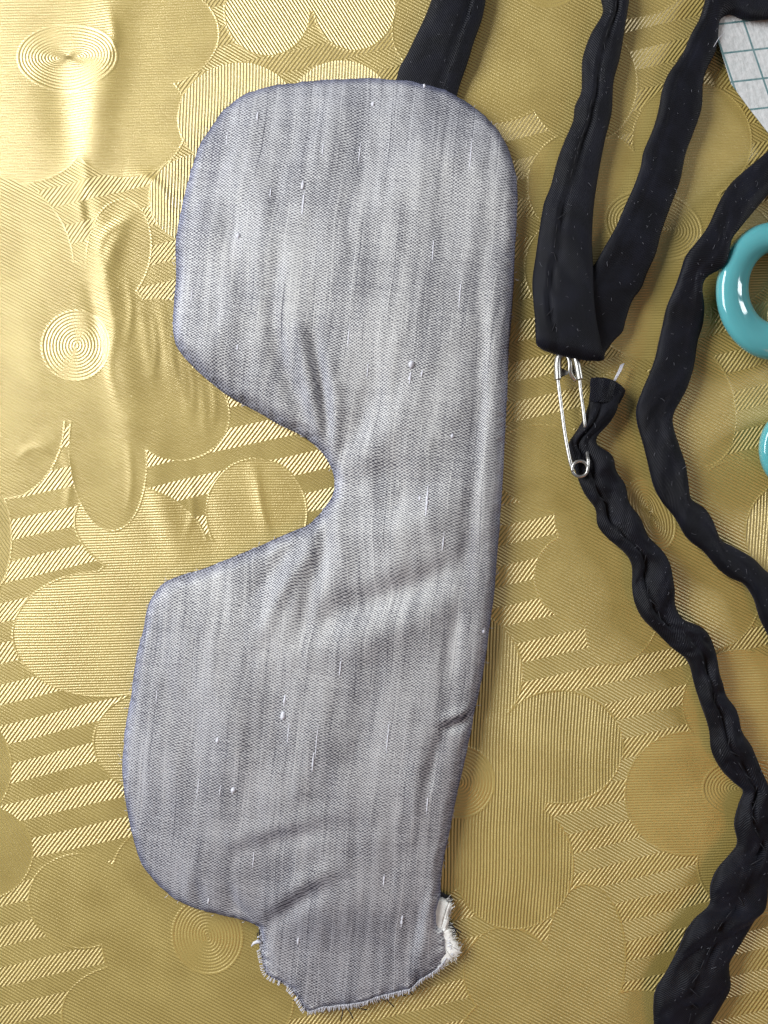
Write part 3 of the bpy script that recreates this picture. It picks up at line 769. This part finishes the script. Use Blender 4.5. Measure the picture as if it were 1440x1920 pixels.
# overcast end of the strap
def end_hem():
    a0 = np.array([(1105,752),(1107,735),(1107,720),(1109,709)], float); b0 = np.array([(1161,757),(1166,747),(1170,739),(1172,731)], float)
    n = 14; A = resample(catmull(a0, 5), n); B = resample(catmull(b0, 5), n); V = []; UV = []; SEG = 28
    for i in range(n):
        t = i/(n-1); th = 0.0015+0.00045*math.sin(math.pi*min(1, t*0.95+0.1))
        if i == n-1: th *= 0.6
        bow = -9*math.sin(math.pi*t)*0
        for k in range(SEG):
            ph = 2*math.pi*k/SEG; u = math.cos(ph); v = math.sin(ph); v = math.copysign(abs(v)**0.7, v)
            c = (A[i]+B[i])/2+(B[i]-A[i])*u*0.515
            c = c+np.array([5, -9])*(t)*(1-u*u)
            V.append(W(c[0], c[1], max(0.0002, 0.0021+th*v+0.00012*math.sin(k*2.2+i*1.7)))); UV.append((t*45, u*34+(100 if v < 0 else 0), 0))
    F = [(i*SEG+k, i*SEG+(k+1) % SEG, (i+1)*SEG+(k+1) % SEG, (i+1)*SEG+k) for i in range(n-1) for k in range(SEG)]
    F.append(tuple((n-1)*SEG+k for k in range(SEG))); F.append(tuple(range(SEG-1, -1, -1)))
    o = mesh_obj('end_hem', V, F, M_HEM, strap); attr_vec(o, 'weave_px', UV)
    bm = bmesh.new(); bm.from_mesh(o.data); bmesh.ops.recalc_face_normals(bm, faces=bm.faces); bm.to_mesh(o.data); bm.free()
end_hem()
mb = MB()
for k in range(4):
    mb.add(tube([W(1150+k, 716, .002), W(1155+k*1.2, 705, .0022), W(1160+k*1.5, 695, .002), W(1164+k*2, 684-k, .0016)], 0.8*S, 4))
mb.build('loose_thread', M_WHITE, strap)
mb = MB(); mb.add(tube([W(1338,88,.004), W(1345,76,.0045), W(1349,70,.0045), W(1358,62,.004)], 0.5*S, 4)); mb.build('loose_thread', M_WHITE, strap)

# ------------------------------------------------------------------ safety pin
pin = empty('safety_pin', W(1073, 780, 0))
tag(pin, 'open-wire silver safety pin pushed through the end of the black strap', 'safety pin')
wr = 3.3*S
def wp(l): return [W(x, y, z) for x, y, z in l]
zc = 0.0046
wire = MB()
wire.add(tube(wp(catmull([(1043,668,.0022),(1044,690,.0022),(1046,712,.0023),(1052,760,.0030),(1059,812,.0040),(1067,856,.0046),(1071,872,.0047),(1074,882,.0047)], 6)), wr, 10))
wire.build('spine_wire', M_STEEL, pin)
arm = MB()
arm.add(tube(wp(catmull([(1086,706,.0022),(1089,735,.0028),(1093,765,.0038),(1097,798,.0040),(1098,810,.0028),(1100,840,.0028),(1101,852,.0036),(1102.5,862,.0046),(1103,872,.0048),(1101,884,.0048)], 6)), wr*0.92, 10))
arm.build('needle_arm', M_STEEL, pin)
coil = []
for i in range(0, 81):
    a = math.pi+0.35-i/80*2*math.pi*2.45
    coil.append((1087.5+14.6*math.cos(a), 879-14.6*math.sin(a)*1.0, 0.0048-0.0011*i/80+0.0002))
MB().add(tube(wp(coil), wr*0.92, 10)).build('coil', M_STEEL, pin)
cl = MB()
def flat_tube(pts, rx, rz, seg=12):
    P = np.array(wp(catmull(pts, 6))); n = len(P); T = np.gradient(P, axis=0); T /= np.linalg.norm(T, axis=1)[:, None]
    V = []; F = []
    for i in range(n):
        side = np.cross(T[i], [0, 0, 1]); side /= np.linalg.norm(side)+1e-9
        for k in range(seg):
            a = 2*math.pi*k/seg; V.append(tuple(P[i]+side*math.cos(a)*rx*S+np.array([0, 0, 1])*math.sin(a)*rz*S))
    for i in range(n-1):
        for k in range(seg): F.append((i*seg+k, i*seg+(k+1) % seg, (i+1)*seg+(k+1) % seg, (i+1)*seg+k))
    F.append(tuple(range(seg-1, -1, -1))); F.append(tuple((n-1)*seg+k for k in range(seg)))
    return V, F
cl.add(flat_tube([(1046,712,.0024),(1045,695,.0024),(1045,680,.0024),(1048,669,.0024),(1056,663,.0023),(1068,662,.0022),(1076,668,.0022),(1081,680,.0023),(1084,695,.0024),(1087,712,.0024)], 6.2, 8.0))
# side flanges and the folded tongue between them
def plate(pts, z0, z1):
    n = len(pts); V = [W(x, y, z0) for x, y in pts]+[W(x, y, z1) for x, y in pts]
    return V, [tuple(range(n)), tuple(range(2*n-1, n-1, -1))]+[(i, (i+1) % n, n+(i+1) % n, n+i) for i in range(n)]
cl.add(plate([(1050,672),(1053,671),(1053,690),(1067,697),(1064,702),(1052,708),(1050,709)], .0012, .0019))
cl.add(plate([(1076,676),(1082,690),(1086,706),(1079,705),(1073,699),(1074,688)], .0012, .0020))
cl.add(flat_tube([(1060,664,.0026),(1067,672,.0029),(1069,684,.0030),(1069,696,.0028),(1073,706,.0024),(1080,713,.0020)], 3.8, 2.2))
cl.build('clasp', M_STEEL, pin)

# ------------------------------------------------------------------ scissors (only the bows reach into the picture)
sc = empty('scissors', W(1480, 690, 0))
tag(sc, 'glossy turquoise plastic scissor handles at the right edge beside the strap', 'scissors')
def bow(cx, cy, rox, roy, rix, riy, icx, icy, hgt):
    V = []; F = []; n = 96; seg = 28
    for i in range(n):
        a = 2*math.pi*i/n; c, s = math.cos(a), math.sin(a)
        po = np.array([cx+rox*c, cy-roy*s]); pi_ = np.array([icx+rix*c, icy-riy*s])
        mid = (po+pi_)/2; half = (po-pi_)/2
        for k in range(seg):
            b = 2*math.pi*k/seg; q = mid+half*math.copysign(abs(math.cos(b))**0.95, math.cos(b))
            V.append(W(q[0], q[1], hgt/2+hgt/2*math.sin(b)+0.0002))
    for i in range(n):
        for k in range(seg):
            j = (i+1) % n; F.append((i*seg+k, i*seg+(k+1) % seg, j*seg+(k+1) % seg, j*seg+k))
    o = mesh_obj('handle_bow', V, F, M_TEAL, sc)
    bm = bmesh.new(); bm.from_mesh(o.data); bmesh.ops.recalc_face_normals(bm, faces=bm.faces); bm.to_mesh(o.data); bm.free()
bow(1453, 546, 111, 130, 50, 67, 1454, 539, 0.0068)
bow(1502, 842, 80, 84, 36, 40, 1504, 842, 0.0068)
for y0, y1, nm in ((600, 720, 'shank'), (800, 700, 'shank')):
    MB().add(flat_tube([(1540, y0, .0034), (1600, (y0*2+y1)/3, .0034), (1680, y1, .0034), (1760, (y1+710)/2, .0034)], 26, 24, 14)).build(nm, M_TEAL, sc)
for d in (-1, 1):
    n = 10; pts = [(1750, 700+d*6), (2350, 710+d*2), (2350, 712+d*3), (1900, 712+d*34), (1750, 710+d*28)]
    MB().add(plate(pts, .003+d*.0006, .0036+d*.0006)).build('blade', M_BLADE, sc, smooth=False)
MB().add(plate([(1790+14*math.cos(a*0.524), 710+14*math.sin(a*0.524)) for a in range(12)], .002, .0052)).build('pivot_screw', M_BLADE, sc, smooth=False)
